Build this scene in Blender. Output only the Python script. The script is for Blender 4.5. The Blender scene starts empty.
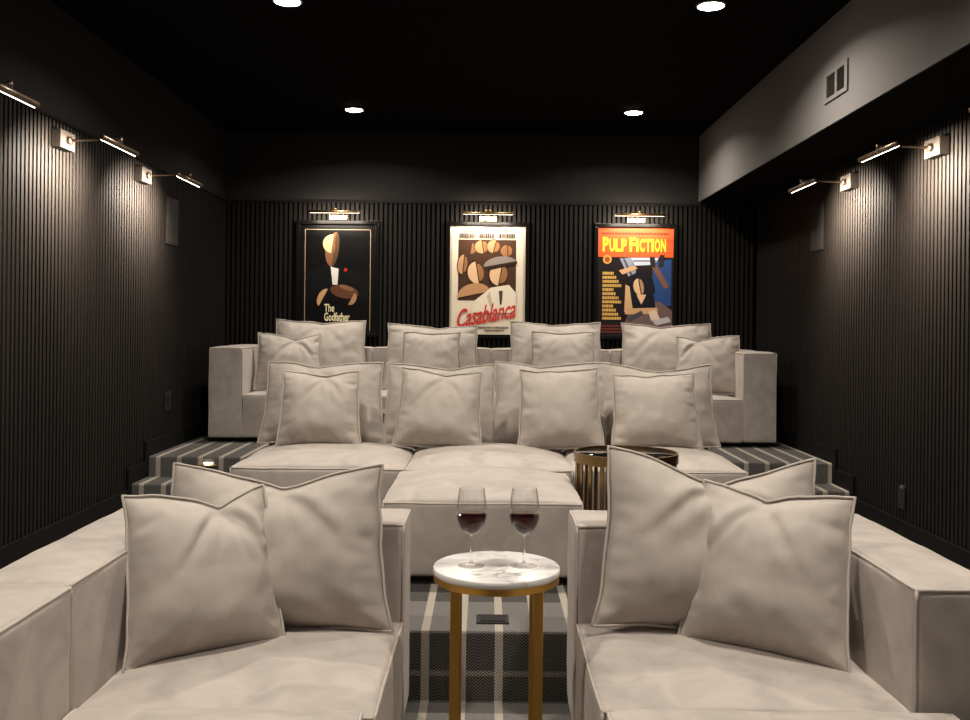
import bpy, bmesh, math, random
from mathutils import Vector, Matrix, noise
PI = math.pi
R = math.radians
sc = bpy.context.scene
col = sc.collection
random.seed(7)

# ------------------------------------------------------------------ materials
def new_mat(name):
    m = bpy.data.materials.new(name); m.use_nodes = True
    nt = m.node_tree
    return m, nt, nt.nodes['Principled BSDF']

def plain(name, c, rough=.6, metal=0., coat=0., spec=None, emit=None, es=0.):
    m, nt, b = new_mat(name)
    b.inputs['Base Color'].default_value = (*c, 1)
    b.inputs['Roughness'].default_value = rough
    b.inputs['Metallic'].default_value = metal
    b.inputs['Coat Weight'].default_value = coat
    b.inputs['Coat Roughness'].default_value = .06
    if spec is not None: b.inputs['Specular IOR Level'].default_value = spec
    if emit:
        b.inputs['Emission Color'].default_value = (*emit, 1)
        b.inputs['Emission Strength'].default_value = es
    return m

def N(nt, t, **kw):
    n = nt.nodes.new(t)
    for k, v in kw.items(): setattr(n, k, v)
    return n

def mixc(nt, fac, a, b):
    n = N(nt, 'ShaderNodeMix', data_type='RGBA')
    for sock, v in ((n.inputs[0], fac), (n.inputs[6], a), (n.inputs[7], b)):
        if isinstance(v, (tuple, list)): sock.default_value = (*v, 1)
        elif isinstance(v, (int, float)): sock.default_value = v
        else: nt.links.new(v, sock)
    return n.outputs[2]

def mth(nt, op, a, b=None, c=None):
    n = N(nt, 'ShaderNodeMath', operation=op)
    for i, v in enumerate((a, b, c)):
        if v is None: continue
        if isinstance(v, (int, float)): n.inputs[i].default_value = v
        else: nt.links.new(v, n.inputs[i])
    return n.outputs[0]

def suede(name, c, dark=.75):
    m, nt, b = new_mat(name)
    tc = N(nt, 'ShaderNodeTexCoord')
    n1 = N(nt, 'ShaderNodeTexNoise'); n1.inputs['Scale'].default_value = 7; n1.inputs['Detail'].default_value = 5
    n1.inputs['Distortion'].default_value = .8
    n2 = N(nt, 'ShaderNodeTexNoise'); n2.inputs['Scale'].default_value = 260; n2.inputs['Detail'].default_value = 2
    nt.links.new(tc.outputs['Object'], n1.inputs['Vector']); nt.links.new(tc.outputs['Object'], n2.inputs['Vector'])
    mr = N(nt, 'ShaderNodeMapRange'); mr.inputs['From Min'].default_value = .3; mr.inputs['From Max'].default_value = .7
    nt.links.new(n1.outputs['Fac'], mr.inputs['Value'])
    colr = mixc(nt, mr.outputs['Result'], tuple(x*dark for x in c), c)
    nt.links.new(colr, b.inputs['Base Color'])
    b.inputs['Roughness'].default_value = .85
    b.inputs['Specular IOR Level'].default_value = .25
    b.inputs['Sheen Weight'].default_value = .25
    b.inputs['Sheen Roughness'].default_value = .45
    b.inputs['Sheen Tint'].default_value = (.95, .88, .8, 1)
    bp = N(nt, 'ShaderNodeBump'); bp.inputs['Strength'].default_value = .12; bp.inputs['Distance'].default_value = .002
    nt.links.new(n2.outputs['Fac'], bp.inputs['Height']); nt.links.new(bp.outputs['Normal'], b.inputs['Normal'])
    return m

def carpet_mat():
    m, nt, b = new_mat('plaid_carpet')
    g = N(nt, 'ShaderNodeNewGeometry')
    sp = N(nt, 'ShaderNodeSeparateXYZ'); nt.links.new(g.outputs['Position'], sp.inputs[0])
    x = sp.outputs[0]
    l = mth(nt, 'ADD', sp.outputs[1], sp.outputs[2])          # running length: over tread and riser
    # herringbone twill: columns 4 cm wide with alternating diagonals
    zz = mth(nt, 'PINGPONG', x, .022)
    d = mth(nt, 'MULTIPLY', mth(nt, 'ADD', zz, l), 2*PI/.0125)
    tw = mth(nt, 'MULTIPLY_ADD', mth(nt, 'SINE', d), .5, .5)
    nz = N(nt, 'ShaderNodeTexNoise'); nz.inputs['Scale'].default_value = 240; nz.inputs['Detail'].default_value = 2
    nt.links.new(g.outputs['Position'], nz.inputs['Vector'])
    tw = mth(nt, 'MULTIPLY_ADD', mth(nt, 'SUBTRACT', nz.outputs['Fac'], .5), .9, tw)
    # lengthwise cream stripes
    def stripe(coord, period, off, width):
        a = mth(nt, 'PINGPONG', mth(nt, 'ADD', coord, off), period/2)
        return mth(nt, 'LESS_THAN', a, width/2)
    s1 = stripe(x, .1475, .0865, .033)
    cr = mth(nt, 'MULTIPLY', stripe(l, .56, -3.91, .022), mth(nt, 'LESS_THAN', l, 4.2))
    band = stripe(l, .70, -3.925, .29)
    band = mth(nt, 'ADD', mth(nt, 'MULTIPLY', band, mth(nt, 'LESS_THAN', l, 5.)), mth(nt, 'MULTIPLY', mth(nt, 'GREATER_THAN', l, 5.), .6))
    dark = mixc(nt, tw, (.006, .0055, .0055), (.14, .132, .124))
    mid = mixc(nt, tw, (.04, .037, .035), (.27, .255, .24))
    base = mixc(nt, band, mid, dark)
    base = mixc(nt, mth(nt, 'MULTIPLY', cr, mth(nt, 'MULTIPLY', tw, .7)), base, (.42, .38, .33))
    cream = mixc(nt, tw, (.22, .19, .155), (.50, .45, .38))
    c = mixc(nt, s1, base, cream)
    nt.links.new(c, b.inputs['Base Color'])
    b.inputs['Roughness'].default_value = 1.; b.inputs['Specular IOR Level'].default_value = .05
    bp = N(nt, 'ShaderNodeBump'); bp.inputs['Strength'].default_value = .5; bp.inputs['Distance'].default_value = .004
    nt.links.new(tw, bp.inputs['Height']); nt.links.new(bp.outputs['Normal'], b.inputs['Normal'])
    return m

def marble_mat():
    m, nt, b = new_mat('white_marble')
    tc = N(nt, 'ShaderNodeTexCoord')
    mp = N(nt, 'ShaderNodeMapping'); mp.inputs['Rotation'].default_value = (0, 0, R(-28)); mp.inputs['Scale'].default_value = (1, 2.2, 1)
    nt.links.new(tc.outputs['Object'], mp.inputs['Vector'])
    n1 = N(nt, 'ShaderNodeTexNoise'); n1.inputs['Scale'].default_value = 4.2; n1.inputs['Detail'].default_value = 6; n1.inputs['Distortion'].default_value = 1.2
    nt.links.new(mp.outputs[0], n1.inputs['Vector'])
    v = mth(nt, 'ABSOLUTE', mth(nt, 'SUBTRACT', n1.outputs['Fac'], .5))
    mr = N(nt, 'ShaderNodeMapRange'); mr.inputs['From Max'].default_value = .05; mr.inputs['To Min'].default_value = 1; mr.inputs['To Max'].default_value = 0
    nt.links.new(v, mr.inputs['Value'])
    n2 = N(nt, 'ShaderNodeTexNoise'); n2.inputs['Scale'].default_value = 7; n2.inputs['Detail'].default_value = 3
    nt.links.new(tc.outputs['Object'], n2.inputs['Vector'])
    mr2 = N(nt, 'ShaderNodeMapRange'); mr2.inputs['From Min'].default_value = .36; mr2.inputs['From Max'].default_value = .66
    nt.links.new(n2.outputs['Fac'], mr2.inputs['Value'])
    f = mth(nt, 'MULTIPLY', mr.outputs[0], mr2.outputs[0])
    base = mixc(nt, mth(nt, 'MULTIPLY', mr2.outputs[0], .35), (.74, .72, .69), (.52, .50, .48))
    nt.links.new(mixc(nt, mth(nt, 'MULTIPLY', f, .85), base, (.17, .15, .135)), b.inputs['Base Color'])
    b.inputs['Roughness'].default_value = .36
    return m

def slat_mat():
    m, nt, b = new_mat('dark_slat_wood')
    g = N(nt, 'ShaderNodeNewGeometry')
    mp = N(nt, 'ShaderNodeMapping'); mp.inputs['Scale'].default_value = (22, 22, 1.2)
    nt.links.new(g.outputs['Position'], mp.inputs['Vector'])
    n1 = N(nt, 'ShaderNodeTexNoise'); n1.inputs['Scale'].default_value = 1.5; n1.inputs['Detail'].default_value = 4
    nt.links.new(mp.outputs[0], n1.inputs['Vector'])
    nt.links.new(mixc(nt, n1.outputs['Fac'], SLAT_A, SLAT_B), b.inputs['Base Color'])
    b.inputs['Roughness'].default_value = .55
    b.inputs['Specular IOR Level'].default_value = .12
    return m

def glass_mat(name, c=(1, 1, 1), ior=1.45, rough=0.):
    m, nt, b = new_mat(name)
    b.inputs['Base Color'].default_value = (*c, 1)
    b.inputs['Transmission Weight'].default_value = 1
    b.inputs['Roughness'].default_value = rough
    b.inputs['IOR'].default_value = ior
    return m

SLAT_A, SLAT_B = (.007, .0059, .0053), (.0155, .013, .0115)
M = {}
M['suede'] = suede('taupe_suede', (.44, .388, .349))
M['pillow'] = suede('taupe_velvet', (.43, .38, .335), .84)
M['welt'] = plain('suede_welt', (.42, .37, .325), .8, spec=.25)
M['plinth'] = plain('black_plinth', (.012, .012, .012), .8)
M['carpet'] = carpet_mat()
M['marble'] = marble_mat()
M['slat'] = slat_mat()
M['felt'] = plain('black_felt', (.003, .003, .003), 1., spec=.0)
M['paint'] = plain('black_wall_paint', (.022, .0205, .020), .9, spec=.06)
M['soffit'] = plain('charcoal_soffit_paint', (.15, .141, .136), .9, spec=.1)
M['ceil'] = plain('black_ceiling_paint', (.004, .0038, .0038), .95, spec=.03)
M['base'] = plain('black_baseboard_paint', (.006, .0056, .0056), .6, spec=.1)
M['frontwall'] = plain('dark_front_wall', (.03, .03, .03), .9)
M['brass'] = plain('brushed_brass', (.50, .285, .065), .36, 1.)
M['gold'] = plain('antique_brass', (.56, .38, .17), .36, 1.)
M['drum'] = plain('dark_brass', (.27, .175, .075), .34, 1.)
M['bronze'] = plain('dark_bronze', (.20, .155, .115), .4, 1.)
M['bronze_plate'] = plain('bronze_plate', (.034, .028, .023), .6, 0., spec=.2)
M['blackmetal'] = plain('black_metal', (.016, .015, .015), .35, .4)
M['blackplastic'] = plain('black_plastic', (.012, .012, .012), .4)
M['blackglass'] = plain('black_glass', (.006, .006, .006), .06, coat=1.)
M['frame'] = plain('black_frame', (.004, .0037, .0037), .3, spec=.2)
M['whitetrim'] = plain('white_trim', (.75, .73, .70), .5)
M['lens'] = plain('lit_downlight_lens', (.9, .9, .9), .5, emit=(1, .93, .82), es=60)
M['strip'] = plain('lit_lamp_strip', (.9, .9, .9), .5, emit=(1, .86, .68), es=12)
M['steplens'] = plain('lit_step_lens', (.9, .9, .8), .5, emit=(1, .86, .60), es=7)
M['speaker'] = plain('dark_speaker_cloth', (.030, .027, .025), .9, spec=.1)
M['steel'] = plain('satin_steel', (.6, .58, .55), .3, 1.)
def thin_glass(name):
    m, nt, b = new_mat(name)
    tr = N(nt, 'ShaderNodeBsdfTransparent'); tr.inputs[0].default_value = (.975, .975, .975, 1)
    gl = N(nt, 'ShaderNodeBsdfGlossy'); gl.inputs['Roughness'].default_value = .01
    fr = N(nt, 'ShaderNodeLayerWeight'); fr.inputs[0].default_value = .5
    fo = mth(nt, 'MULTIPLY_ADD', mth(nt, 'POWER', fr.outputs['Facing'], 2.8), .78, .015)
    mx = N(nt, 'ShaderNodeMixShader')
    nt.links.new(fo, mx.inputs[0]); nt.links.new(tr.outputs[0], mx.inputs[1]); nt.links.new(gl.outputs[0], mx.inputs[2])
    nt.links.new(mx.outputs[0], nt.nodes['Material Output'].inputs[0])
    return m
M['glass'] = thin_glass('clear_glass')
M['stemglass'] = glass_mat('stem_glass')
M['wine'] = glass_mat('red_wine', (.05, .002, .004), 1.34)
M['screen'] = plain('bounce_screen_cloth', (.8, .8, .8), .95)

# ------------------------------------------------------------------ helpers
def link_mesh(name, me, mats, parent=None, smooth=False, loc=None):
    o = bpy.data.objects.new(name, me); col.objects.link(o)
    for m in (mats if isinstance(mats, (list, tuple)) else [mats]): me.materials.append(m)
    if smooth:
        for p in me.polygons: p.use_smooth = True
    if parent is not None: o.parent = parent
    if loc is not None: o.location = loc
    return o

def tag(o, label=None, cat=None, group=None, kind=None):
    if label: o['label'] = label
    if cat: o['category'] = cat
    if group: o['group'] = group
    if kind: o['kind'] = kind
    return o

def thing(name, loc, label, cat, group=None, rot=(0, 0, 0)):
    o = bpy.data.objects.new(name, None); col.objects.link(o)
    o.empty_display_size = .05
    o.location = loc; o.rotation_euler = rot
    return tag(o, label, cat, group)

class MB:
    """collects boxes, tubes and lathes into one mesh"""
    def __init__(s): s.v = []; s.f = []; s.mi = []; s.sm = []
    def add(s, vs, fs, mi=0, sm=False):
        n = len(s.v); s.v += [tuple(p) for p in vs]
        for f in fs: s.f.append([i+n for i in f]); s.mi.append(mi); s.sm.append(sm)
        return s
    def box(s, x0, x1, y0, y1, z0, z1, mi=0, mat=None):
        vs = [Vector((x, y, z)) for z in (z0, z1) for y in (y0, y1) for x in (x0, x1)]
        if mat: vs = [mat @ v for v in vs]
        return s.add(vs, [(0, 2, 3, 1), (4, 5, 7, 6), (0, 1, 5, 4), (2, 6, 7, 3), (0, 4, 6, 2), (1, 3, 7, 5)], mi)
    def tube(s, pts, r, seg=8, closed=False, mi=0, caps=True):
        pts = [Vector(p) for p in pts]; n = len(pts); vs = []; fs = []
        up = None
        for i, p in enumerate(pts):
            a = pts[(i-1) % n] if (closed or i > 0) else p
            b = pts[(i+1) % n] if (closed or i < n-1) else p
            t = (b-a)
            if t.length < 1e-9: t = Vector((0, 0, 1))
            t.normalize()
            if up is None:
                up = Vector((0, 0, 1)) if abs(t.z) < .9 else Vector((1, 0, 0))
            u = up - t*up.dot(t)
            if u.length < 1e-6: u = t.orthogonal()
            u.normalize(); up = u; w = t.cross(u)
            rr = r[i] if isinstance(r, (list, tuple)) else r
            for k in range(seg):
                a_ = 2*PI*k/seg
                vs.append(p + rr*(math.cos(a_)*u + math.sin(a_)*w))
        m = n if closed else n-1
        for i in range(m):
            j = (i+1) % n
            for k in range(seg):
                k2 = (k+1) % seg
                fs.append((i*seg+k, i*seg+k2, j*seg+k2, j*seg+k))
        if not closed and caps:
            fs.append(tuple(range(seg-1, -1, -1))); fs.append(tuple((n-1)*seg+k for k in range(seg)))
        return s.add(vs, fs, mi, True)
    def lathe(s, prof, seg=48, mi=0, closed=False, cx=0, cy=0, sm=True):
        vs = []; fs = []; rings = []
        for r, z in prof:
            if r < 1e-6: rings.append([len(vs)]); vs.append((cx, cy, z))
            else:
                rings.append(list(range(len(vs), len(vs)+seg)))
                vs += [(cx+r*math.cos(2*PI*k/seg), cy+r*math.sin(2*PI*k/seg), z) for k in range(seg)]
        pairs = list(zip(rings, rings[1:])) + ([(rings[-1], rings[0])] if closed else [])
        for a, b in pairs:
            for k in range(seg):
                k2 = (k+1) % seg
                if len(a) == 1 and len(b) == 1: continue
                if len(a) == 1: fs.append((a[0], b[k2], b[k]))
                elif len(b) == 1: fs.append((a[k], a[k2], b[0]))
                else: fs.append((a[k], a[k2], b[k2], b[k]))
        return s.add(vs, fs, mi, sm)
    def build(s, name, mats, parent=None, loc=None, bevel=0., recalc=True):
        me = bpy.data.meshes.new(name); me.from_pydata(s.v, [], s.f); me.update()
        for i, p in enumerate(me.polygons):
            p.material_index = s.mi[i]; p.use_smooth = s.sm[i]
        if recalc:
            bm = bmesh.new(); bm.from_mesh(me); bmesh.ops.recalc_face_normals(bm, faces=bm.faces[:]); bm.to_mesh(me); bm.free()
        o = link_mesh(name, me, mats, parent, loc=loc)
        if bevel:
            md = o.modifiers.new('Bevel', 'BEVEL'); md.width = bevel; md.segments = 2; md.limit_method = 'ANGLE'
        return o

def nvec(p, f, seed):
    q = Vector(p)*f + Vector((seed*7.13, seed*3.7, seed*5.1))
    return noise.noise_vector(q)

def axis_coords(L, r, step):
    a = [0, r*.35, r*.8, r*1.3, r*2.2]
    n = max(2, int((L-2*r*2.2)/step)); s0 = r*2.2; s1 = L-r*2.2
    mid = [s0+(s1-s0)*i/n for i in range(1, n)]
    return a + mid + [L-x for x in reversed(a)]

def soft_box(name, b, parent, mat, r=.022, bulge=None, seed=0, amp=.006, pipe=(), pr=.0055, step=.06, welt=True, fexp=.55):
    """upholstered block: crisp seams, bulging faces, slight unevenness, welted edges.
       b = (x0,x1,y0,y1,z0,z1) in the parent's space; bulge = {'+z':.05,...}"""
    x0, x1, y0, y1, z0, z1 = b
    C = Vector(((x0+x1)/2, (y0+y1)/2, (z0+z1)/2)); H = Vector(((x1-x0)/2, (y1-y0)/2, (z1-z0)/2))
    bl = {'+x': .010, '-x': .010, '+y': .010, '-y': .010, '+z': .012, '-z': 0.}
    bl.update(bulge or {})
    def F(s): return max(0., 1-abs(s)**2.4)**fexp
    def mp(p):
        p = Vector(p)-C
        n = [p[i]/H[i] for i in range(3)]
        q = Vector([max(-(H[i]-r), min(H[i]-r, p[i])) for i in range(3)])
        d = p-q
        out = q + (d.normalized()*r if d.length > 1e-9 else Vector((0, 0, 0)))
        for i in range(3):
            j, k = [a for a in range(3) if a != i]
            s = '+' if n[i] > 0 else '-'
            w = max(0., (abs(n[i])-.55)/.45)
            out[i] += math.copysign(1, n[i])*bl[s+'xyz'[i]]*F(n[j])*F(n[k])*w
        out += nvec(C+out, 3.1, seed)*amp + nvec(C+out, 9., seed+3)*amp*.35
        return C+out
    ax = [axis_coords(2*H[i], r, step) for i in range(3)]
    n = [len(a) for a in ax]; idx = {}; vs = []; fs = []
    def vid(i, j, k):
        key = (i, j, k)
        if key not in idx:
            idx[key] = len(vs); vs.append(mp((x0+ax[0][i], y0+ax[1][j], z0+ax[2][k])))
        return idx[key]
    for k in (0, n[2]-1):
        for i in range(n[0]-1):
            for j in range(n[1]-1):
                f = [vid(i, j, k), vid(i+1, j, k), vid(i+1, j+1, k), vid(i, j+1, k)]; fs.append(f if k else f[::-1])
    for j in (0, n[1]-1):
        for i in range(n[0]-1):
            for k in range(n[2]-1):
                f = [vid(i, j, k), vid(i+1, j, k), vid(i+1, j, k+1), vid(i, j, k+1)]; fs.append(f[::-1] if j else f)
    for i in (0, n[0]-1):
        for j in range(n[1]-1):
            for k in range(n[2]-1):
                f = [vid(i, j, k), vid(i, j+1, k), vid(i, j+1, k+1), vid(i, j, k+1)]; fs.append(f if i else f[::-1])
    me = bpy.data.meshes.new(name); me.from_pydata([tuple(v) for v in vs], [], fs); me.update()
    o = link_mesh(name, me, mat, parent, True)
    if pipe:
        w = MB()
        for e in pipe:                       # e.g. 'x,y0,z1' : edge along x at y0, z1
            lo = [x0, y0, z0]; hi = [x1, y1, z1]; a = [0, 0, 0]; bb = [0, 0, 0]; run = None
            for t in e.split(','):
                i = 'xyz'.index(t[0])
                if len(t) == 1: a[i], bb[i] = lo[i], hi[i]; run = i
                else: a[i] = bb[i] = (hi if t[1] == '1' else lo)[i]
            m = max(8, int((hi[run]-lo[run])/.03))
            pts = []
            for q in range(m+1):
                p = Vector(a).lerp(Vector(bb), q/m); c = mp(p)
                pts.append(c + (p-c)*.35)
            w.tube(pts, pr, 6)
        w.build('piping', M['welt'], o)
    return o

# ------------------------------------------------------------------ pillows
def pillow_mesh(w, h, t, chop, u0, seed, n=60):
    rng = random.Random(seed)
    skew = rng.uniform(-.012, .012)
    rays = []                                   # short seam puckers around the border
    for q in range(26):
        rays.append((rng.choice('LRTB'), rng.uniform(-.92, .92), rng.uniform(.05, .11), rng.uniform(.10, .34), rng.uniform(-.013, .009), rng.uniform(-.5, .5)))
    def prof(u, v, side):
        au, av = abs(u), abs(v)
        X = u*w/2*(1-.06*(1-av**2.0)*au**2)*(1-.05*v)
        du = u-u0
        g = max(0, 1-abs(du)/1.02)**1.35 if w > .7 and chop > .09 else math.exp(-(abs(du)/.40)**1.25)
        sm = max(0., (v+.25)/1.25)**2.2 if v > -.25 else 0.
        Z = h/2 + h/2*v*((1-.05*(1-au**2)) if v > 0 else (1-.03*(1-au**2))) - chop*h*g*sm + skew*u*h
        T = t*.62*(max(0, 1-au**2.3)**.72)*(max(0, 1-av**2.3)**.72)
        T *= 1-.30*g*sm*min(1, chop*9)
        T *= 1+.22*max(0., -v)
        if side > 0: T *= .55
        y = side*T
        edge = min(1, (1-max(au, av))*5)
        k = min(1, chop*8)*min(1, (1-v)*3.2)
        ck = chop > .015
        if ck:                             # folds that fan out of the dent
            for dx, wd, dp in ((-.95, .085, .026), (.80, .095, .024), (-.35, .07, .012), (.28, .06, .013)):
                ln = du - dx*(1-v)*.72
                y -= side*dp*k*math.exp(-(ln/wd)**2)*max(0, min(1, (v+.05)*1.5))*edge
                y += side*dp*.6*k*math.exp(-((ln-math.copysign(.17, dx))/.10)**2)*max(0, min(1, (v+.05)*1.5))*edge
        for sd, c, wd, ln, dp, sl in rays:
            a, b = {'L': (1+u, v), 'R': (1-u, v), 'B': (1+v, u), 'T': (1-v, u)}[sd]
            if a > ln*1.6: continue
            f = math.exp(-((b-c-sl*a)/wd)**2)*max(0, 1-a/(ln*1.6))*min(1, a*9)
            y += side*dp*f
        P = Vector((u*w/2, side*.3, v*h/2))
        y += side*edge*(.012*noise.noise(P*5.5+Vector((seed*3.3, seed, 1))) + .006*noise.noise(P*13+Vector((seed, 2, seed*2))))
        su = max(0., 1-(1-au)/.30)*(1-au)**.5*1.6
        sv = max(0., 1-(1-av)/.26)*(1-av)**.5*1.6
        y += side*.014*su*noise.noise(Vector((seed*1.7+side, v*7.5, u*1.5)))
        y += side*.012*sv*noise.noise(Vector((seed*2.3+side, u*7., v*1.5+4)))
        cx = noise.noise(Vector((v*2.4, seed, 0)))*.008*au
        cz = noise.noise(Vector((u*2.6, seed, 9)))*.008*av
        return Vector((X+cx, y, Z+cz))
    def cs(i):
        s = -1+2*i/n
        return math.copysign(1-(1-abs(s))**1.35, s)
    vs = []; fs = []; fi = {}; bi = {}
    for i in range(n+1):
        for j in range(n+1):
            u, v = cs(i), cs(j); brd = i in (0, n) or j in (0, n)
            fi[i, j] = len(vs); p = prof(u, v, -1)
            if brd: p.y = 0
            vs.append(p)
            if brd: bi[i, j] = fi[i, j]
            else: bi[i, j] = len(vs); vs.append(prof(u, v, 1))
    for i in range(n):
        for j in range(n):
            fs.append((fi[i, j], fi[i+1, j], fi[i+1, j+1], fi[i, j+1]))
            fs.append((bi[i, j], bi[i, j+1], bi[i+1, j+1], bi[i+1, j]))
    border = [vs[fi[i, 0]] for i in range(n)] + [vs[fi[n, j]] for j in range(n)] + [vs[fi[i, n]] for i in range(n, 0, -1)] + [vs[fi[0, j]] for j in range(n, 0, -1)]
    ctr = Vector((0, 0, h/2))
    # flat flange then the welt cord
    outl = []
    for p in border:
        d = p-ctr; d.y = 0
        wob = nvec(p, 5, seed).y*.006
        outl.append(p + d.normalized()*.010 + Vector((0, wob, 0)))
    nb = len(border); b0 = len(vs); vs += outl
    ids = [fi[i, 0] for i in range(n)] + [fi[n, j] for j in range(n)] + [fi[i, n] for i in range(n, 0, -1)] + [fi[0, j] for j in range(n, 0, -1)]
    for k in range(nb):
        fs.append((ids[k], b0+k, b0+(k+1) % nb, ids[(k+1) % nb]))
    me = bpy.data.meshes.new('pillow'); me.from_pydata([tuple(v) for v in vs], [], fs); me.update()
    return me, outl

def pillow(loc, w, h, t, tilt, yaw, roll, chop, u0, seed, label, group):
    me, outl = pillow_mesh(w, h, t, chop, u0, seed)
    o = link_mesh('throw_pillow', me, M['pillow'], None, True)
    o.location = loc; o.rotation_euler = (R(-tilt), R(roll), R(yaw))
    tag(o, label, 'pillow', group)
    MB().tube(outl, .0048, 6, closed=True).build('piping', M['welt'], o)
    return o

# ------------------------------------------------------------------ setting
XL, XR, YB, YF, ZC = -2.38, 2.45, 8.63, -2.6, 3.25
ZL, ZM, ZS, ZU = 0., .28, .42, .56          # lower floor, middle platform, side step, upper platform
ZT = 2.605                                  # top of the slats
def struct(o, label=None):
    o['kind'] = 'structure'
    if label: o['label'] = label
    return o
P, SW, SD = .0432, .0262, .02

struct(MB().box(XL-.02, XR+.02, YF, 3.80, -.1, ZL).build('floor', M['carpet']), 'plaid carpeted lower floor in front of the riser')
struct(MB().box(XL-.02, XR+.02, 3.80, 6.67, -.1, ZM).build('floor', M['carpet'], bevel=.012), 'plaid carpeted middle platform under the second row')
struct(MB().box(XL-.02, XR+.02, 6.67, YB+.02, -.1, ZU).build('floor', M['carpet'], bevel=.012), 'plaid carpeted upper platform under the back row')
struct(MB().box(XL-.02, -1.50, 6.35, 6.68, .2, ZS).build('floor', M['carpet'], bevel=.012), 'carpeted step on the left side of the platform')
struct(MB().box(1.535, XR+.02, 6.35, 6.68, .2, ZS).build('floor', M['carpet'], bevel=.012), 'carpeted step on the right side of the platform')

m = MB().box(XL-.12, XL-.02, YF, YB+.12, 0, ZC, 2)
m.box(XL-.021, XL-.018, YF, YB, 0, ZT, 1)
y = YB-.005
while y > YF+.1:
    m.box(XL-.02, XL, y-SW, y, 0, ZT, 0); y -= P
struct(m.build('wall_left', [M['slat'], M['felt'], M['paint']], recalc=False), 'black slatted left wall with plain painted band above')
m = MB().box(XR+.02, XR+.12, YF, YB+.12, 0, ZC, 2)
m.box(XR+.018, XR+.021, YF, YB, 0, ZT+.05, 1)
y = YB-.005
while y > YF+.1:
    m.box(XR, XR+.02, y-SW, y, 0, ZT+.05, 0); y -= P
struct(m.build('wall_right', [M['slat'], M['felt'], M['paint']], recalc=False), 'black slatted right wall under the soffit')
m = MB().box(XL-.02, XR+.02, YB+.02, YB+.12, 0, ZC, 2)
m.box(XL, XR, YB+.018, YB+.021, 0, ZT, 1)
x = XL+.012
while x < XR-SW:
    m.box(x, x+SW, YB, YB+.02, 0, ZT, 0); x += P
struct(m.build('wall_back', [M['slat'], M['felt'], M['paint']], recalc=False), 'black slatted back wall behind the posters')
struct(MB().box(XL-.12, XR+.12, YF-.1, YF, 0, ZC).build('wall_front', M['frontwall']))
struct(MB().box(XL-.12, XR+.12, YF-.1, YB+.12, ZC, ZC+.1).build('ceiling', M['ceil']), 'black ceiling with round downlights')
XS, ZSF = 1.915, 2.65
struct(MB().box(XS, XR+.02, YF, YB+.02, ZSF, ZC, 0).box(XS+.004, XR+.019, YF, YB+.015, ZSF-.006, ZSF, 1).build('trim_1', [M['soffit'], M['ceil']]), 'charcoal boxed soffit along the right wall')  # near-black underside sheet: shade below the soffit put into its colour
struct(MB().box(XL-.02, XL+.006, YF, YB, ZT, ZT+.014).build('trim_2', M['base']), 'thin black cap along the left slats')
struct(MB().box(XL, XR, YB-.006, YB+.02, ZT, ZT+.014).build('trim_3', M['base']), 'thin black cap along the back slats')
for side, xa, xb in (('left', XL, XL+.018), ('right', XR-.018, XR)):
    m = MB()
    m.box(xa, xb, YF, 3.74, 0, .11)
    m.box(xa, xb, 3.74, 6.29, ZL, ZM+.11)
    m.box(xa, xb, 6.29, 6.61, ZM, ZS+.11)
    m.box(xa, xb, 6.61, YB, ZS, ZU+.11)
    struct(m.build('baseboard_'+side, M['base'], bevel=.004), 'black stepped baseboard along the %s wall' % side)
struct(MB().box(-1.7, 1.7, YF+.002, YF+.03, 1.0, 2.9).build('trim_4', M['screen']), 'unseen white projection screen, added on the front wall for bounce fill')  # unseen reflector, added to bounce downlight onto the seat fronts

# ------------------------------------------------------------------ sofas
EDGES_TOP = ('x,y0,z1', 'x,y1,z1', 'y,x0,z1', 'y,x1,z1')
VERT = ('z,x0,y0', 'z,x1,y0', 'z,x0,y1', 'z,x1,y1')
def SQ(b, g=.003):
    return (b[0]+g, b[1]-g, b[2]+g, b[3]-g, b[4], b[5])
def seat(root, b, seed, dome=.05, name='seat'):
    return soft_box(name, SQ(b), root, M['suede'], r=.016, bulge={'+z': dome, '-y': .014}, seed=seed, pipe=EDGES_TOP+VERT[:2], amp=.007, fexp=.6)
def block(name, root, b, seed, pipe=None):
    return soft_box(name, SQ(b), root, M['suede'], r=.016, bulge={'+z': .016, '-y': .010}, seed=seed, pipe=pipe or EDGES_TOP+VERT)
def plinth(root, b):
    return MB().box(*b).build('plinth', M['plinth'], root)

G = .035
# back row
t = thing('sofa', (.05, 7.95, ZU), 'long taupe four-seat sofa on the upper platform against the back wall', 'sofa')
t_in = lambda b, t: (b[0]-t.location.x, b[1]-t.location.x, b[2]-t.location.y, b[3]-t.location.y, b[4]-t.location.z, b[5]-t.location.z)
plinth(t, t_in((-2.12, 2.22, 7.58, 8.42, ZU, ZU+G+.01), t))
SA = 1.305
block('arm', t, t_in((-2.195, -1.925, 7.5, 8.47, ZU+G, SA), t), 11)
block('arm', t, t_in((2.025, 2.295, 7.5, 8.47, ZU+G, SA), t), 12)
xs = [-1.925, -.985, .035, 1.06, 2.025]
for i in range(4):
    seat(t, t_in((xs[i], xs[i+1], 7.5, 8.17, ZU+G, ZU+.375), t), 20+i, .035)
    block('backrest', t, t_in((xs[i], xs[i+1], 8.17, 8.47, ZU+G, SA-.005), t), 30+i)
# second row
t = thing('sofa', (.02, 6.0, ZM), 'taupe three-seat sofa in the second row behind the ottoman', 'sofa')
plinth(t, t_in((-1.40, 1.43, 5.52, 6.58, ZM, ZM+G+.01), t))
xs = [-1.465, -.463, .503, 1.505]
for i in range(3):
    seat(t, t_in((xs[i], xs[i+1], 5.43, 6.42, ZM+G, .675), t), 40+i, .075)
    block('backrest', t, t_in((xs[i], xs[i+1], 6.42, 6.64, ZM+G, .90), t), 50+i)
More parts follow.
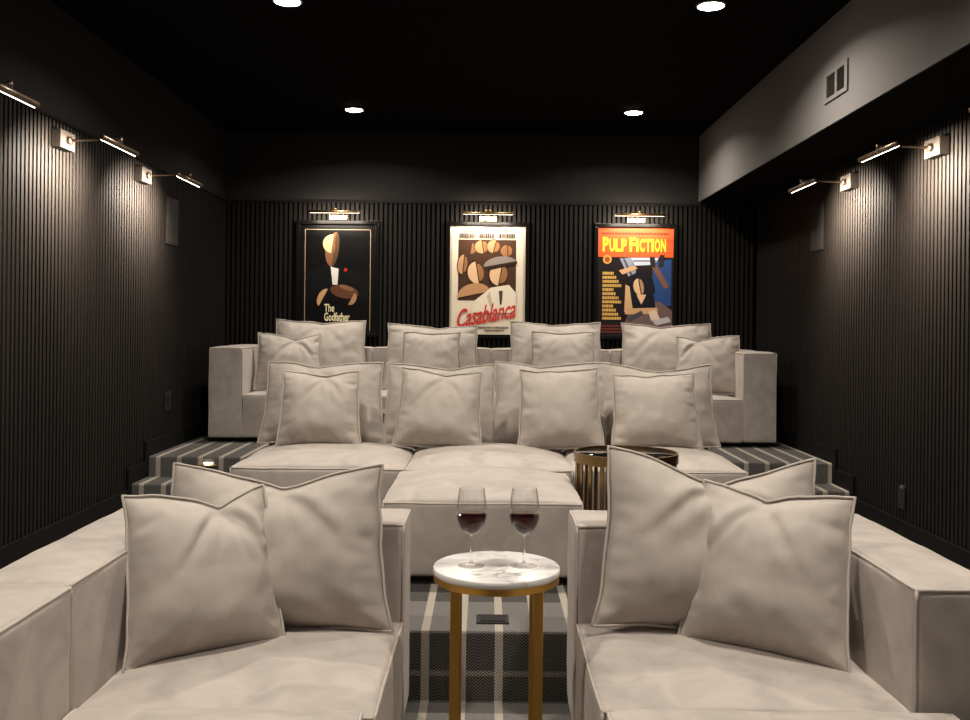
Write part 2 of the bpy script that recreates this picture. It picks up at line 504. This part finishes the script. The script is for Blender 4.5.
# ottoman in the middle
t = thing('ottoman', (-.012, 4.92, ZM), 'big square taupe ottoman in the middle before the second-row sofa', 'ottoman')
plinth(t, t_in((-.42, .40, 4.52, 5.33, ZM, ZM+G+.012), t))
seat(t, t_in((-.487, .462, 4.45, 5.40, ZM+G+.005, .668), t), 61, .075, 'cushion')
# front left
AF = .775; SF = .420
t = thing('armchair', (-.85, 3.2, ZL), 'wide taupe corner armchair at front left under two pillows', 'armchair')
plinth(t, t_in((-1.34, -.37, 2.74, 3.70, 0, G+.01), t))
block('arm', t, t_in((-1.415, -1.135, 2.61, 3.755, G, AF), t), 71)
block('backrest', t, t_in((-1.135, -.292, 3.46, 3.755, G, AF), t), 72)
seat(t, t_in((-1.135, -.292, 2.61, 3.46, G, SF), t), 73, .035)
t = thing('chaise', (-.85, 2.1, ZL), 'taupe chaise module with an arm, at the lower left edge of the room', 'chaise')
plinth(t, t_in((-1.34, -.39, 1.66, 2.56, 0, G+.01), t))
block('arm', t, t_in((-1.43, -1.125, 1.55, 2.605, G, AF), t), 74)
seat(t, t_in((-1.12, -.325, 1.55, 2.60, G, SF+.022), t), 75, .05)
# front right
t = thing('armchair', (.9, 3.2, ZL), 'wide taupe armchair at front right under two pillows', 'armchair')
plinth(t, t_in((.39, 1.40, 2.74, 3.70, 0, G+.01), t))
block('arm', t, t_in((1.207, 1.470, 2.66, 3.755, G, AF), t), 81)
block('backrest', t, t_in((.330, 1.207, 3.46, 3.755, G, AF), t), 82)
seat(t, t_in((.330, 1.207, 2.66, 3.46, G, SF), t), 83, .035)
t = thing('ottoman', (.82, 2.1, ZL), 'taupe ottoman at the lower right, before the front right armchair', 'ottoman')
plinth(t, t_in((.41, 1.23, 1.72, 2.56, 0, G+.01), t))
seat(t, t_in((.338, 1.300, 1.65, 2.630, G, SF+.022), t), 84, .05, 'cushion')

# ------------------------------------------------------------------ pillow arrangement
SB = .935+.03     # seat top, back row
S2 = .685+.035
S1 = SF+.018
GF, G2, GB = 'throw pillows on the front armchairs', 'throw pillows on the second-row sofa', 'throw pillows on the back sofa'
pillow((-.738, 3.31, S1), .785, .565, .23, 12, -2, -1.9, .14, .06, 1, 'large taupe pillow dented at the top, at the back of the front left armchair', GF)
pillow((-.882, 3.05, S1), .485, .525, .20, 19, 34, 1, .115, .30, 2, 'small taupe pillow propped on the left arm of the front left armchair', GF)
pillow((.797, 3.31, S1+.015), .785, .608, .23, 12, 3, 2.8, .19, .06, 3, 'large taupe pillow with tall left corner, at the back of the front right armchair', GF)
pillow((.900, 3.10, S1), .525, .54, .20, 18, -33, 0, .075, -.1, 4, 'small taupe pillow propped on the right arm of the front right armchair', GF)
row2 = [(-1.085, .80, .535, -2, .06), (-.30, .74, .53, 2, .07), (.437, .785, .55, -2, .06), (1.13, .79, .545, 3, .10)]
lb = ['leftmost large pillow on the second-row sofa, behind a small dented pillow', 'second large pillow from the left on the second-row sofa',
      'third large pillow from the left on the second-row sofa, mostly hidden by a small one', 'rightmost large pillow on the second-row sofa with a raised right corner']
for i, (x, w, h, yaw, ch) in enumerate(row2):
    pillow((x, 6.27, S2), w, h, .17, 11, yaw, 0, ch, (-.1, .15, -.2, .1)[i], 10+i, lb[i], G2)
row2s = [(-1.06, .50, .475, 3, .07, .15), (-.31, .53, .49, -4, .06, .1), (.475, .515, .50, 0, .012, 0), (1.085, .545, .475, 1, .01, 0)]
lb = ['small pillow with a dented top, leftmost in the second row', 'small pillow second from the left in the second row, with a soft dented top',
      'small flat-topped pillow third from the left in the second row', 'small flat-topped pillow in the second row behind the brass drum table']
for i, (x, w, h, yaw, ch, u0) in enumerate(row2s):
    pillow((x, 6.02, S2+.01), w, h, .17, 12, yaw, (0, 2, -1, -1)[i], ch, u0, 20+i, lb[i], G2)
rowb = [(-1.42, .79, .575, -1, .04), (-.46, .785, .545, 2, .045), (.58, .79, .58, -2, .045), (1.535, .79, .575, 2, .045)]
lb = ['large back-row pillow below the black poster, leftmost', 'large back-row pillow just left below the cream poster',
      'large back-row pillow just right below the cream poster', 'large back-row pillow below the red-topped poster, rightmost']
for i, (x, w, h, yaw, ch) in enumerate(rowb):
    pillow((x, 8.02, SB), w, h, .17, 10, yaw, 0, ch, (.05, .1, -.1, -.1)[i], 30+i, lb[i], GB)
rowbs = [(-1.62, .52, .46, 14, .10, .2), (-.455, .48, .485, 1, .02, 0), (.625, .53, .50, -2, .02, 0), (1.82, .52, .48, -16, .09, -.3)]
lb = ['small dented pillow at the left arm of the back sofa', 'small pillow in front of the large one, left below the cream poster',
      'small pillow in front of the large one, right below the cream poster', 'small dented pillow at the right arm of the back sofa']
for i, (x, w, h, yaw, ch, u0) in enumerate(rowbs):
    pillow((x, 7.78, SB), w, h, .16, 12, yaw, (1, 0, 0, -2)[i], ch, u0, 40+i, lb[i], GB)

# ------------------------------------------------------------------ side table and glasses
TX, TY, TZ = .040, 3.14, .708
t = thing('side_table', (TX, TY, 0), 'round marble-topped side table on brass legs between the front armchairs', 'table')
m = MB().lathe([(0, .685), (.206, .685), (.2095, .688), (.2095, .7045), (.207, .708), (0, .708)], 96); m.build('tabletop', M['marble'], t)
MB().lathe([(.170, .664), (.207, .664), (.207, .685), (.170, .685)], 96, closed=True, sm=False).build('apron', M['brass'], t)
for k in range(4):
    a = R(45+90*k); cx, cy = .186*math.cos(a), .186*math.sin(a)
    MB().box(cx-.0155, cx+.0155, cy-.0155, cy+.0155, .012, .666).build('leg', M['brass'], t, bevel=.002)
MB().lathe([(.168, 0), (.205, 0), (.205, .016), (.168, .016)], 96, closed=True, sm=False).build('base_ring', M['brass'], t)

def wine_glass(x, y, label):
    t = thing('wine_glass', (x, y, TZ+.0005), label, 'wine glass', 'red wine glasses on the marble table')
    foot = [(0, 0), (.0425, 0), (.044, .0002), (.0446, .001), (.044, .0018), (.0425, .0023), (.022, .0046), (.009, .0080), (.005, .0125), (0, .0128)]
    MB().lathe(foot, 64).build('foot', M['glass'], t)
    stem = [(0, .0108), (.0056, .0112), (.0049, .0135), (.0042, .022), (.0038, .035), (.0036, .075), (.0040, .090), (.0052, .0985), (.0052, .0995), (0, .0996)]
    MB().lathe(stem, 32).build('stem', M['stemglass'], t)
    out = [(0, .0998), (.0065, .1003), (.020, .108), (.033, .120), (.043, .138), (.0495, .160), (.0505, .175), (.0490, .200), (.0455, .228), (.0420, .2520), (.04155, .2549), (.0413, .2557)]
    inn = [(.0408, .2560), (.0403, .2557), (.0401, .2549), (.0406, .2520), (.0441, .228), (.0476, .200), (.0491, .175), (.0481, .160), (.0417, .139), (.0320, .1222), (.019, .111), (.007, .106), (0, .1052)]
    MB().lathe(out+inn, 64).build('bowl', M['glass'], t)
    w = [(0, .1050), (.0073, .1057), (.0195, .1106), (.0324, .1218), (.0421, .1386), (.0485, .1600), (.0494, .1715), (.0485, .1722), (0, .1722)]
    MB().lathe(w, 64).build('wine', M['wine'], t)
wine_glass(-.044, 3.135, 'stemmed glass of red wine on the marble table, the left of the two')
wine_glass(.130, 3.140, 'stemmed glass of red wine on the marble table, the right of the two')

# ------------------------------------------------------------------ drum table
t = thing('drum_table', (.738, 5.0, ZM+.0), 'round brass drum table with black tray top beside the middle ottoman', 'table')
MB().lathe([(0, .555), (.262, .555), (.262, .5640), (0, .5640)], 72).build('tray', M['blackglass'], t)
MB().lathe([(.263, .515), (.272, .515), (.272, .567), (.263, .567)], 64, closed=True, sm=False).build('rim', M['drum'], t)
MB().lathe([(.258, .0), (.272, .0), (.272, .03), (.258, .03)], 72, closed=True, sm=False).build('base_ring', M['drum'], t)
for k in range(22):
    a = 2*PI*k/22+.1
    mt = Matrix.Rotation(a, 4, 'Z')
    MB().box(.256, .264, -.011, .011, .02, .518, mat=mt).build('bar', M['drum'], t)

# ------------------------------------------------------------------ floor and wall fittings
t = thing('floor_outlet', (.036, 3.94, ZM), 'black floor outlet plate set in the plaid carpet under the marble table', 'outlet')
MB().box(-.066, .066, -.055, .055, 0, .008).build('plate', M['blackplastic'], t, bevel=.002)
MB().box(-.052, .052, -.042, .042, .008, .012).build('lid', M['blackmetal'], t, bevel=.002)

t = thing('step_light', (-1.945, 6.669, .516), 'small lit brass step light in the upper stair riser at left', 'step light')
MB().box(-.062, .062, -.010, .0, -.04, .042).build('plate', M['gold'], t, bevel=.002)
MB().lathe([(0, 0), (.032, 0), (.032, .006), (0, .006)], 32).build('lens', M['steplens'], t)
ln = t.children[1]; ln.rotation_euler = (R(90), 0, 0); ln.location = (0, -.009, -.006)
def light(kind, name, parent, loc, energy, color, rot=(0, 0, 0), **kw):
    d = bpy.data.lights.new(name, kind); d.energy = energy; d.color = color
    for k, v in kw.items(): setattr(d, k, v)
    o = bpy.data.objects.new(name, d); col.objects.link(o); o.location = loc; o.rotation_euler = rot
    if parent: o.parent = parent
    return o
light('SPOT', 'bulb', t, (0, -.022, 0), .8, (1, .8, .55), (R(-35), 0, 0), spot_size=R(150), spot_blend=.5, shadow_soft_size=.02)

def wall_box(name, parent_loc, sx, w, h, d, mat, label, cat):
    """a plate lying on a side wall; sx=+1 sticks out towards +x"""
    t = thing(name, parent_loc, label, cat)
    return t
for (x, sx, y, lab) in ((XL, 1, 7.145, 'flat charcoal in-wall speaker panel on the left slatted wall'), (XR, -1, 7.06, 'flat charcoal in-wall speaker panel on the right slatted wall')):
    t = thing('wall_speaker', (x, y, 2.26), lab, 'speaker')
    xa, xb = sorted((0, sx*.008))
    MB().box(xa, xb, -.13, .13, -.175, .175).build('bezel', M['speaker'], t, bevel=.002)
    xa, xb = sorted((sx*.008, sx*.011))
    MB().box(xa, xb, -.118, .118, -.163, .163).build('grille', M['speaker'], t, bevel=.001)
t = thing('wall_switch', (XL, 7.08, .915), 'black switch plate low on the left slatted wall near the back sofa', 'switch')
MB().box(0, .012, -.062, .062, -.07, .07).build('plate', M['blackplastic'], t, bevel=.002)
MB().box(.012, .02, -.02, .02, -.035, .035).build('rocker', M['blackmetal'], t, bevel=.002)
t = thing('wall_outlet', (XR, 5.57, .525), 'black outlet plate with steel tip low on the right slatted wall', 'outlet')
MB().box(-.014, 0, -.045, .045, -.07, .06).build('plate', M['blackplastic'], t, bevel=.002)
MB().box(-.02, 0, -.03, .0, .050, .068).build('tip', M['steel'], t, bevel=.002)

t = thing('air_vent', (XS, 5.24, 2.865), 'charcoal air vent grille on the face of the right soffit', 'vent')
fr = MB()
fr.box(-.010, .002, -.175, .175, .062, .085).box(-.010, .002, -.175, .175, -.085, -.062)
fr.box(-.010, .002, -.175, -.135, -.062, .062).box(-.010, .002, .135, .175, -.062, .062).box(-.010, .002, -.025, .005, -.062, .062)
fr.build('frame', M['soffit'], t)
MB().box(-.0015, .0, -.136, .136, -.063, .063).build('backing', M['felt'], t)
for ya, yb in ((-.135, -.025), (.005, .135)):
    s = MB()
    k = ya+.006
    while k < yb-.004:
        s.box(-.007, -.002, k, k+.004, -.062, .062); k += .0125
    s.build('louvre', M['speaker'], t)

# ------------------------------------------------------------------ downlights
WARM = (1, .915, .805)
DL = [(-1.10, 7.73, 'back left'), (1.175, 7.73, 'back right'), (-1.10, 5.15, 'front left'), (1.195, 5.15, 'front right')]
LB = {'back left': 'round recessed ceiling downlight above the black poster side, at the back left',
      'back right': 'round recessed ceiling downlight at the back right, nearest the soffit end',
      'front left': 'round recessed ceiling downlight at the top edge of the view, left',
      'front right': 'round recessed ceiling downlight at the top edge of the view, right'}
def downlight(x, y, e, label):
    t = thing('downlight', (x, y, ZC), label, 'downlight', 'ceiling downlights')
    MB().lathe([(.068, 0), (.080, 0), (.078, -.005), (.071, -.007), (.068, -.005)], 48, closed=True).build('trim_ring', M['whitetrim'], t)
    MB().lathe([(0, -.012), (.046, -.011), (.068, -.005), (.068, 0), (0, 0)], 48).build('lens', M['lens'], t)
    light('AREA', 'bulb', t, (0, 0, -.02), e, WARM, shape='DISK', size=.13, spread=R(150))
for x, y, k in DL: downlight(x, y, 32 if y > 7 else 42, LB[k])
for y, e in ((2.57, 40), (0., 10)):
    for x in (-1.1, 1.195):
        downlight(x, y, e, 'round recessed ceiling downlight above the front seats, out of view')

# ------------------------------------------------------------------ picture lights
LW = (1, .86, .70)
def wall_lamp(x, sx, y, z, label):
    t = thing('picture_light', (x, y, z), label, 'picture light', 'swing-arm picture lights on the side walls')
    E = .345
    xa, xb = sorted((0, sx*.055))
    MB().box(xa, xb, -.09, .09, -.05, .05).build('backplate', M['bronze_plate'], t, bevel=.003)
    a = MB().tube([(sx*.055, 0, 0), (sx*.075, 0, 0)], .022, 20)
    a.tube([(sx*.06, 0, 0), (sx*.15, 0, .004), (sx*(E-.05), 0, .010), (sx*(E-.015), 0, .008), (sx*E, 0, -.004)], .0065, 10)
    a.build('arm', M['bronze'], t)
    MB().tube([(sx*E, 0, .018), (sx*E, 0, -.012)], .012, 14).build('swivel', M['bronze'], t)
    MB().tube([(sx*E, -.245, -.027), (sx*E, .245, -.027)], .0145, 18).build('lamp_tube', M['bronze'], t)
    mt = Matrix.Translation((sx*E, 0, -.027)) @ Matrix.Rotation(R(sx*40), 4, 'Y')
    MB().box(-.005, .005, -.237, .237, -.0165, -.011, mat=mt).build('light_strip', M['strip'], t)
    light('AREA', 'bulb', t, (sx*(E-.012), 0, -.048), LAMPW, LW, (0, R(sx*60), 0), shape='RECTANGLE', size=.02, size_y=.45, spread=R(110))
LAMPW = 48
for y, lab in ((4.03, 'cut off by the left edge of the view'), (5.25, 'the middle one on the left wall'), (6.47, 'the far one on the left wall by the speaker')):
    wall_lamp(XL, 1, y, 2.50, 'bronze swing-arm picture light, ' + lab)
for y, lab in ((3.90, 'the nearest on the right wall, out of view'), (5.14, 'the nearer one in view on the right wall'), (6.38, 'the far one on the right wall by the speaker')):
    wall_lamp(XR, -1, y, 2.49, 'bronze swing-arm picture light, ' + lab)

def poster_lamp(x, label):
    t = thing('picture_light', (x, YB, 2.47), label, 'picture light', 'brass picture lights above the posters')
    MB().box(-.08, .08, -.02, 0, -.02, .022).build('backplate', M['gold'], t, bevel=.002)
    MB().tube([(0, -.02, 0), (0, -.10, .025), (0, -.19, .055), (0, -.215, .047)], .006, 10).build('arm', M['gold'], t)
    MB().tube([(-.03, -.215, .05), (.03, -.215, .05)], .012, 12).build('swivel', M['gold'], t)
    MB().tube([(-.23, -.215, .03), (.23, -.215, .03)], .0125, 16).build('lamp_tube', M['gold'], t)
    MB().box(-.22, .22, -.2085, -.201, .018, .026).build('light_strip', M['strip'], t)
    light('AREA', 'bulb', t, (0, -.20, .008), POSTW, LW, (R(58), 0, 0), shape='RECTANGLE', size=.42, size_y=.02)
POSTW = 6.8

# ------------------------------------------------------------------ posters
def flat(name, pts, y, mat, parent, th=.0008):
    """thin sheet of paper or print: outline in x,z facing the room"""
    n = len(pts)
    vs = [(x, y-th, z) for x, z in pts] + [(x, y, z) for x, z in pts]
    fs = [tuple(range(n-1, -1, -1)), tuple(range(n, 2*n))] + [(i, (i+1) % n, n+(i+1) % n, n+i) for i in range(n)]
    return MB().add(vs, fs).build(name, mat, parent)
def rect(x0, x1, z0, z1): return [(x0, z0), (x1, z0), (x1, z1), (x0, z1)]
def ell(cx, cz, rx, rz, n=40, rot=0):
    o = []
    for k in range(n):
        a = 2*PI*k/n; px, pz = rx*math.cos(a), rz*math.sin(a)
        o.append((cx+px*math.cos(rot)-pz*math.sin(rot), cz+px*math.sin(rot)+pz*math.cos(rot)))
    return o
def printed(name, c): return plain(name, c, .35, spec=.25, coat=.06)
def text(body, x0, x1, z0, z1, y, mat, parent, shear=0., bold=.0, rot=0., name='title'):
    cu = bpy.data.curves.new(name, 'FONT'); cu.body = body; cu.shear = shear; cu.offset = bold; cu.extrude = .004; cu.resolution_u = 4
    tmp = bpy.data.objects.new('tmp', cu); col.objects.link(tmp)
    dg = bpy.context.evaluated_depsgraph_get(); dg.update()
    me = bpy.data.meshes.new_from_object(tmp.evaluated_get(dg)); bpy.data.objects.remove(tmp); bpy.data.curves.remove(cu)
    xs = [v.co.x for v in me.vertices]; ys = [v.co.y for v in me.vertices]; zs = [v.co.z for v in me.vertices]
    ax, bx, ay, by = min(xs), max(xs), min(ys), max(ys)
    for v in me.vertices:
        X = (v.co.x-ax)/(bx-ax); Y = (v.co.y-ay)/(by-ay)
        px = x0+(x1-x0)*X; pz = z0+(z1-z0)*Y + math.tan(rot)*(px-x0)
        v.co = (px, y - (.0012 if v.co.z > 0 else 0.), pz)
    me.materials.clear()
    return link_mesh(name, me, mat, parent)

def framed(x, label):
    t = thing('framed_poster', (x, YB, 1.915), label, 'poster', None)
    W, H, f = .3775, .527, .036
    m = MB()
    m.box(-W, W, -.035, 0, H-f, H).box(-W, W, -.035, 0, -H, -H+f).box(-W, -W+f, -.035, 0, -H+f, H-f).box(W-f, W, -.035, 0, -H+f, H-f)
    m.build('frame', M['frame'], t, bevel=.004)
    return t, W-f, H-f
PY = -.012
def sheet(t, w, h, c):
    return MB().box(-w-.002, w+.002, PY, -.002, -h-.002, h+.002).build('sheet', printed('poster_paper', c), t)
K = 1/110.5
# black poster
t, w, h = framed(-1.36, 'black framed film poster with cream title, left of the three on the back wall')
sheet(t, w, h, (.0022, .0022, .0025))
L = lambda px, py: ((px-337)*K, (279.6-(py+1.6))*K)
def box_px(L, x0, x1, y0, y1): a = L(x0, y1); b = L(x1, y0); return rect(a[0], b[0], a[1], b[1])
lm = printed('thin_tan_line', (.40, .29, .18))
m = MB()
a = L(304, 330); b = L(370, 228.5)
for bx in ((a[0], a[0]+.005, a[1], b[1]), (b[0]-.005, b[0], a[1], b[1]), (a[0], b[0], b[1]-.005, b[1])):
    m.box(bx[0], bx[1], PY-.0008, PY, bx[2], bx[3])
m.build('border_line', lm, t)
def half(c, rx, rz, rot, n=24):
    return [(c[0]+rx*math.cos(a)*math.cos(rot)-rz*math.sin(a)*math.sin(rot), c[1]+rx*math.cos(a)*math.sin(rot)+rz*math.sin(a)*math.cos(rot)) for a in [PI*k/n for k in range(n+1)]]
def prints(t, art, y0):
    cache = {}
    for i, (pts, c) in enumerate(art):
        if c not in cache: cache[c] = printed('print_ink', c)
        flat('print_shape', pts, y0-.0003*i, cache[c], t, .0003)
tan, brn, gry, wht = (.60, .38, .19), (.16, .075, .035), (.025, .024, .026), (.58, .55, .50)
prints(t, [([L(306, 272), L(331, 262), L(368, 274), L(368, 300), L(306, 300)], (.0045, .0045, .005)),
           (half(L(334, 249), .160, .085, R(82)), brn), (half(L(333, 249), .160, .045, R(-98)), (.07, .035, .02)), (half(L(331.5, 243), .085, .085, R(82)), tan), (half(L(331, 247), .06, .03, R(-98)), brn),
           ([L(330, 266), L(338, 268), L(337, 284), L(332, 284)], wht), (ell(*L(345, 269), .014, .016), (.40, .015, .012)),
           (ell(*L(344, 291), .13, .06, rot=-.18), (.10, .042, .022)), (ell(*L(346, 287), .07, .02, rot=-.3), (.20, .09, .045)), (half(L(323, 297), .085, .05, R(62)), (.46, .27, .13)), (half(L(351, 298), .06, .045, R(-118)), (.34, .18, .085))], PY-.0002)
cr = printed('cream_ink', (.74, .66, .40))
a = L(324, 311.2); b = L(334, 303.4); text('The', a[0], b[0], a[1], b[1], PY-.002, cr, t, bold=.02)
a = L(324, 320.5); b = L(349.5, 312); text('Godfather', a[0], b[0], a[1], b[1], PY-.002, cr, t, bold=.02)
# cream poster
t, w, h = framed(0., 'cream framed film poster with slanted red title, middle of the three on the back wall')
sheet(t, w, h, (.70, .61, .48))
L = lambda px, py: ((px-486.5)*K, (279.6-py)*K)
flat('print_panel', box_px(L, 457, 515, 239, 300), PY-.0006, printed('brown_ink', (.060, .030, .018)), t)
cr1, cr2, cr3, dk1, hat = (.64, .42, .25), (.46, .25, .12), (.28, .13, .06), (.030, .017, .012), (.24, .20, .18)
art = []
for px, py, rx, rz, rt, c in ((469, 248, .06, .075, 80, cr2), (481, 246, .06, .07, 100, cr2), (493, 246, .06, .065, 75, cr2), (506, 250, .055, .06, 95, cr3), (462, 264, .09, .05, 85, cr2),
                              (476, 272, .10, .085, 100, cr1), (499, 274, .10, .095, 80, cr1)):
    art += [(half(L(px, py), rx*1.15, rz*1.1, R(rt)), dk1), (half(L(px, py), rx, rz, R(rt)), c), (half(L(px+1, py), rx*.8, rz*.6, R(rt+180)), cr3)]
art += [(half(L(473, 294), .15, .10, R(12)), cr2), (half(L(499, 264), .15, .075, R(8)), hat), ([L(485, 266), L(516, 260), L(516, 263), L(487, 270)], dk1),
        ([L(471, 312), L(474, 300), L(490, 287), L(508, 284), L(515, 292), L(515, 312)], (.74, .65, .52)), ([L(486, 296), L(489, 290), L(492, 306), L(490, 308)], (.52, .43, .33)), ([L(498, 290), L(502, 290), L(501, 304), L(499, 304)], (.07, .05, .05))]
prints(t, art, PY-.0006)
red = printed('red_ink', (.50, .035, .025))
a = L(456.5, 328); b = L(515, 309.5); text('Casablanca', a[0], b[0], a[1], b[1], PY-.0075, red, t, shear=.35, bold=.018, rot=R(11))
dk = printed('dark_ink', (.07, .055, .05))
m = MB()
for (x0, x1, ya, yb) in ((458, 474, 232.5, 237.5), (477, 493, 232.5, 237.5), (497, 514, 232.5, 237.5), (461, 471, 229.6, 231), (482, 489, 229.6, 231), (501, 510, 229.6, 231),
                         (497, 514, 299, 301.5), (497, 514, 302.5, 305), (473, 492, 326, 328), (493, 508, 326, 328), (484, 504, 329.3, 330.8)):
    q = box_px(L, x0, x1, ya, yb); xx = q[0][0]
    while xx < q[1][0]-.004:
        wd = random.uniform(.006, .016); m.box(xx, min(xx+wd, q[1][0]), PY-.0074, PY-.0066, q[0][1], q[2][1]); xx += wd+.004
m.build('small_print', dk, t)
# red-topped poster
t, w, h = framed(1.342, 'red-topped framed film poster with yellow title, right of the three on the back wall')
sheet(t, w, h, (.014, .010, .010))
L = lambda px, py: ((px-635)*K, (279.6-(py-1.6))*K)
flat('print_band', rect(-w, w, L(0, 256.5)[1], h), PY-.0006, printed('orange_red_ink', (.66, .085, .025)), t)
yl = printed('yellow_ink', (.80, .50, .035))
sh = printed('shadow_ink', (.14, .02, .01))
def letters(word, x0, dy):
    x = x0
    for q, ch in enumerate(word):
        wd = 2.6 if ch == 'I' else (6.2 if q == 0 else 5.4)
        tp = 236.6 if q == 0 else 238.2
        for off, mt, yy in ((.7, sh, PY-.0008), (0, yl, PY-.0022)):
            a = L(x+off, 251.3+off); b = L(x+wd+off, tp+off)
            text(ch, a[0], b[0], a[1], b[1], yy, mt, t, bold=.045, name='title_letter' if mt is yl else 'title_shadow')
        x += wd+.6
letters('PULP', 601.8, 0); letters('FICTION', 628.8, 0)
flat('badge', ell(*L(606.5, 259), .040, .040), PY-.0013, printed('orange_ink', (.62, .27, .06)), t)
flat('badge', ell(*L(606.5, 259), .024, .024), PY-.002, printed('brown_ink', (.25, .07, .02)), t)
fl, bl, bk = (.60, .38, .22), (.022, .055, .17), (.010, .010, .013)
prints(t, [([L(619, 258), L(630, 257), L(636, 272), L(628, 276)], (.22, .25, .32)), ([L(622, 258), L(624, 258), L(632, 274), L(630, 275)], (.08, .06, .06)), ([L(630, 257), L(658, 257), L(655, 264), L(634, 265)], (.42, .45, .52)),
       ([L(632, 259.5), L(656, 259.5), L(656, 261), L(633, 261)], (.12, .12, .15)),
       ([L(652, 262), L(671, 258), L(671, 300), L(652, 290)], bl), ([L(637, 290), L(671, 292), L(671, 305), L(650, 305)], bl),
       ([L(651, 266), L(656, 264), L(669, 286), L(664, 288)], (.16, .075, .05)), ([L(649, 256), L(654, 256), L(655, 267), L(650, 266)], (.02, .018, .02)), ([L(659, 254), L(664, 254), L(663, 266), L(658, 266)], (.02, .018, .02)),
       ([L(618, 270), L(634, 265), L(637, 268), L(622, 274)], (.50, .30, .16)),
       ([L(624, 324), L(632, 304), L(660, 301), L(672, 310), L(672, 328), L(640, 330)], (.14, .09, .08)),
       (half(L(641, 292), .125, .20, 0), bk), ([L(630, 292), L(653, 292), L(656, 312), L(630, 312)], bk), (half(L(639, 286), .075, .055, R(100)), fl), (half(L(640, 286), .07, .03, R(-80)), (.36, .2, .11)),
       ([L(636, 294), L(646, 294), L(641, 304)], fl), ([L(625, 284), L(629, 286), L(633, 312), L(624, 312)], (.54, .33, .17)), ([L(625, 308), L(657, 307), L(658, 313), L(625, 314)], (.52, .30, .15)),
       ([L(648, 311), L(655, 309), L(660, 318), L(651, 320)], (.62, .47, .36)), ([L(652, 320), L(668, 316), L(671, 321), L(656, 325)], (.42, .40, .40)), ([L(626, 318), L(641, 310), L(643, 313), L(630, 321)], (.055, .055, .06))], PY-.0006)
ol = printed('ochre_ink', (.60, .36, .09))
m = MB()
for i in range(12):
    q = box_px(L, 602, 613+((i*5) % 4)*2.6, 271.5+i*4.1, 274.3+i*4.1); xx = q[0][0]
    while xx < q[1][0]-.003:
        wd = random.uniform(.010, .022); m.box(xx, min(xx+wd, q[1][0]), PY-.003, PY-.002, q[0][1], q[2][1]); xx += wd+.004
m.build('small_print', ol, t)
m = MB()
q = box_px(L, 601, 668, 232, 234); xx = q[0][0]
while xx < q[1][0]-.004:
    wd = random.uniform(.012, .03); m.box(xx, min(xx+wd, q[1][0]), PY-.002, PY-.001, q[0][1], q[2][1]); xx += wd+.006
m.build('small_print', sh, t); m = MB()
for yy in (325, 328, 331):
    q = box_px(L, 600, 622, yy, yy+1.3); m.box(q[0][0], q[1][0], PY-.002, PY-.001, q[0][1], q[2][1])
m.build('small_print', printed('maroon_ink', (.16, .03, .02)), t)
poster_lamp(-1.36, 'brass picture light above the black poster on the back wall')
poster_lamp(0., 'brass picture light above the cream poster on the back wall')
poster_lamp(1.342, 'brass picture light above the red-topped poster on the back wall')

# ------------------------------------------------------------------ camera and view
cd = bpy.data.cameras.new('camera'); cam = bpy.data.objects.new('camera', cd); col.objects.link(cam)
cd.sensor_width = 36; cd.lens = 950/970*36
cd.shift_x = -2/970; cd.shift_y = -34/970
cam.matrix_world = Matrix.Translation((0, 0, 1.5)) @ Matrix.Rotation(R(90), 4, 'X') @ Matrix.Rotation(R(.6), 4, 'Z')
cd.clip_start = .05
sc.camera = cam
wd = bpy.data.worlds.new('world'); sc.world = wd; wd.use_nodes = True
wd.node_tree.nodes['Background'].inputs[0].default_value = (0, 0, 0, 1)
vs = sc.view_settings
vs.view_transform = 'Standard'; vs.look = 'None'; vs.gamma = 1; vs.use_curve_mapping = False
vs.exposure = 0.0
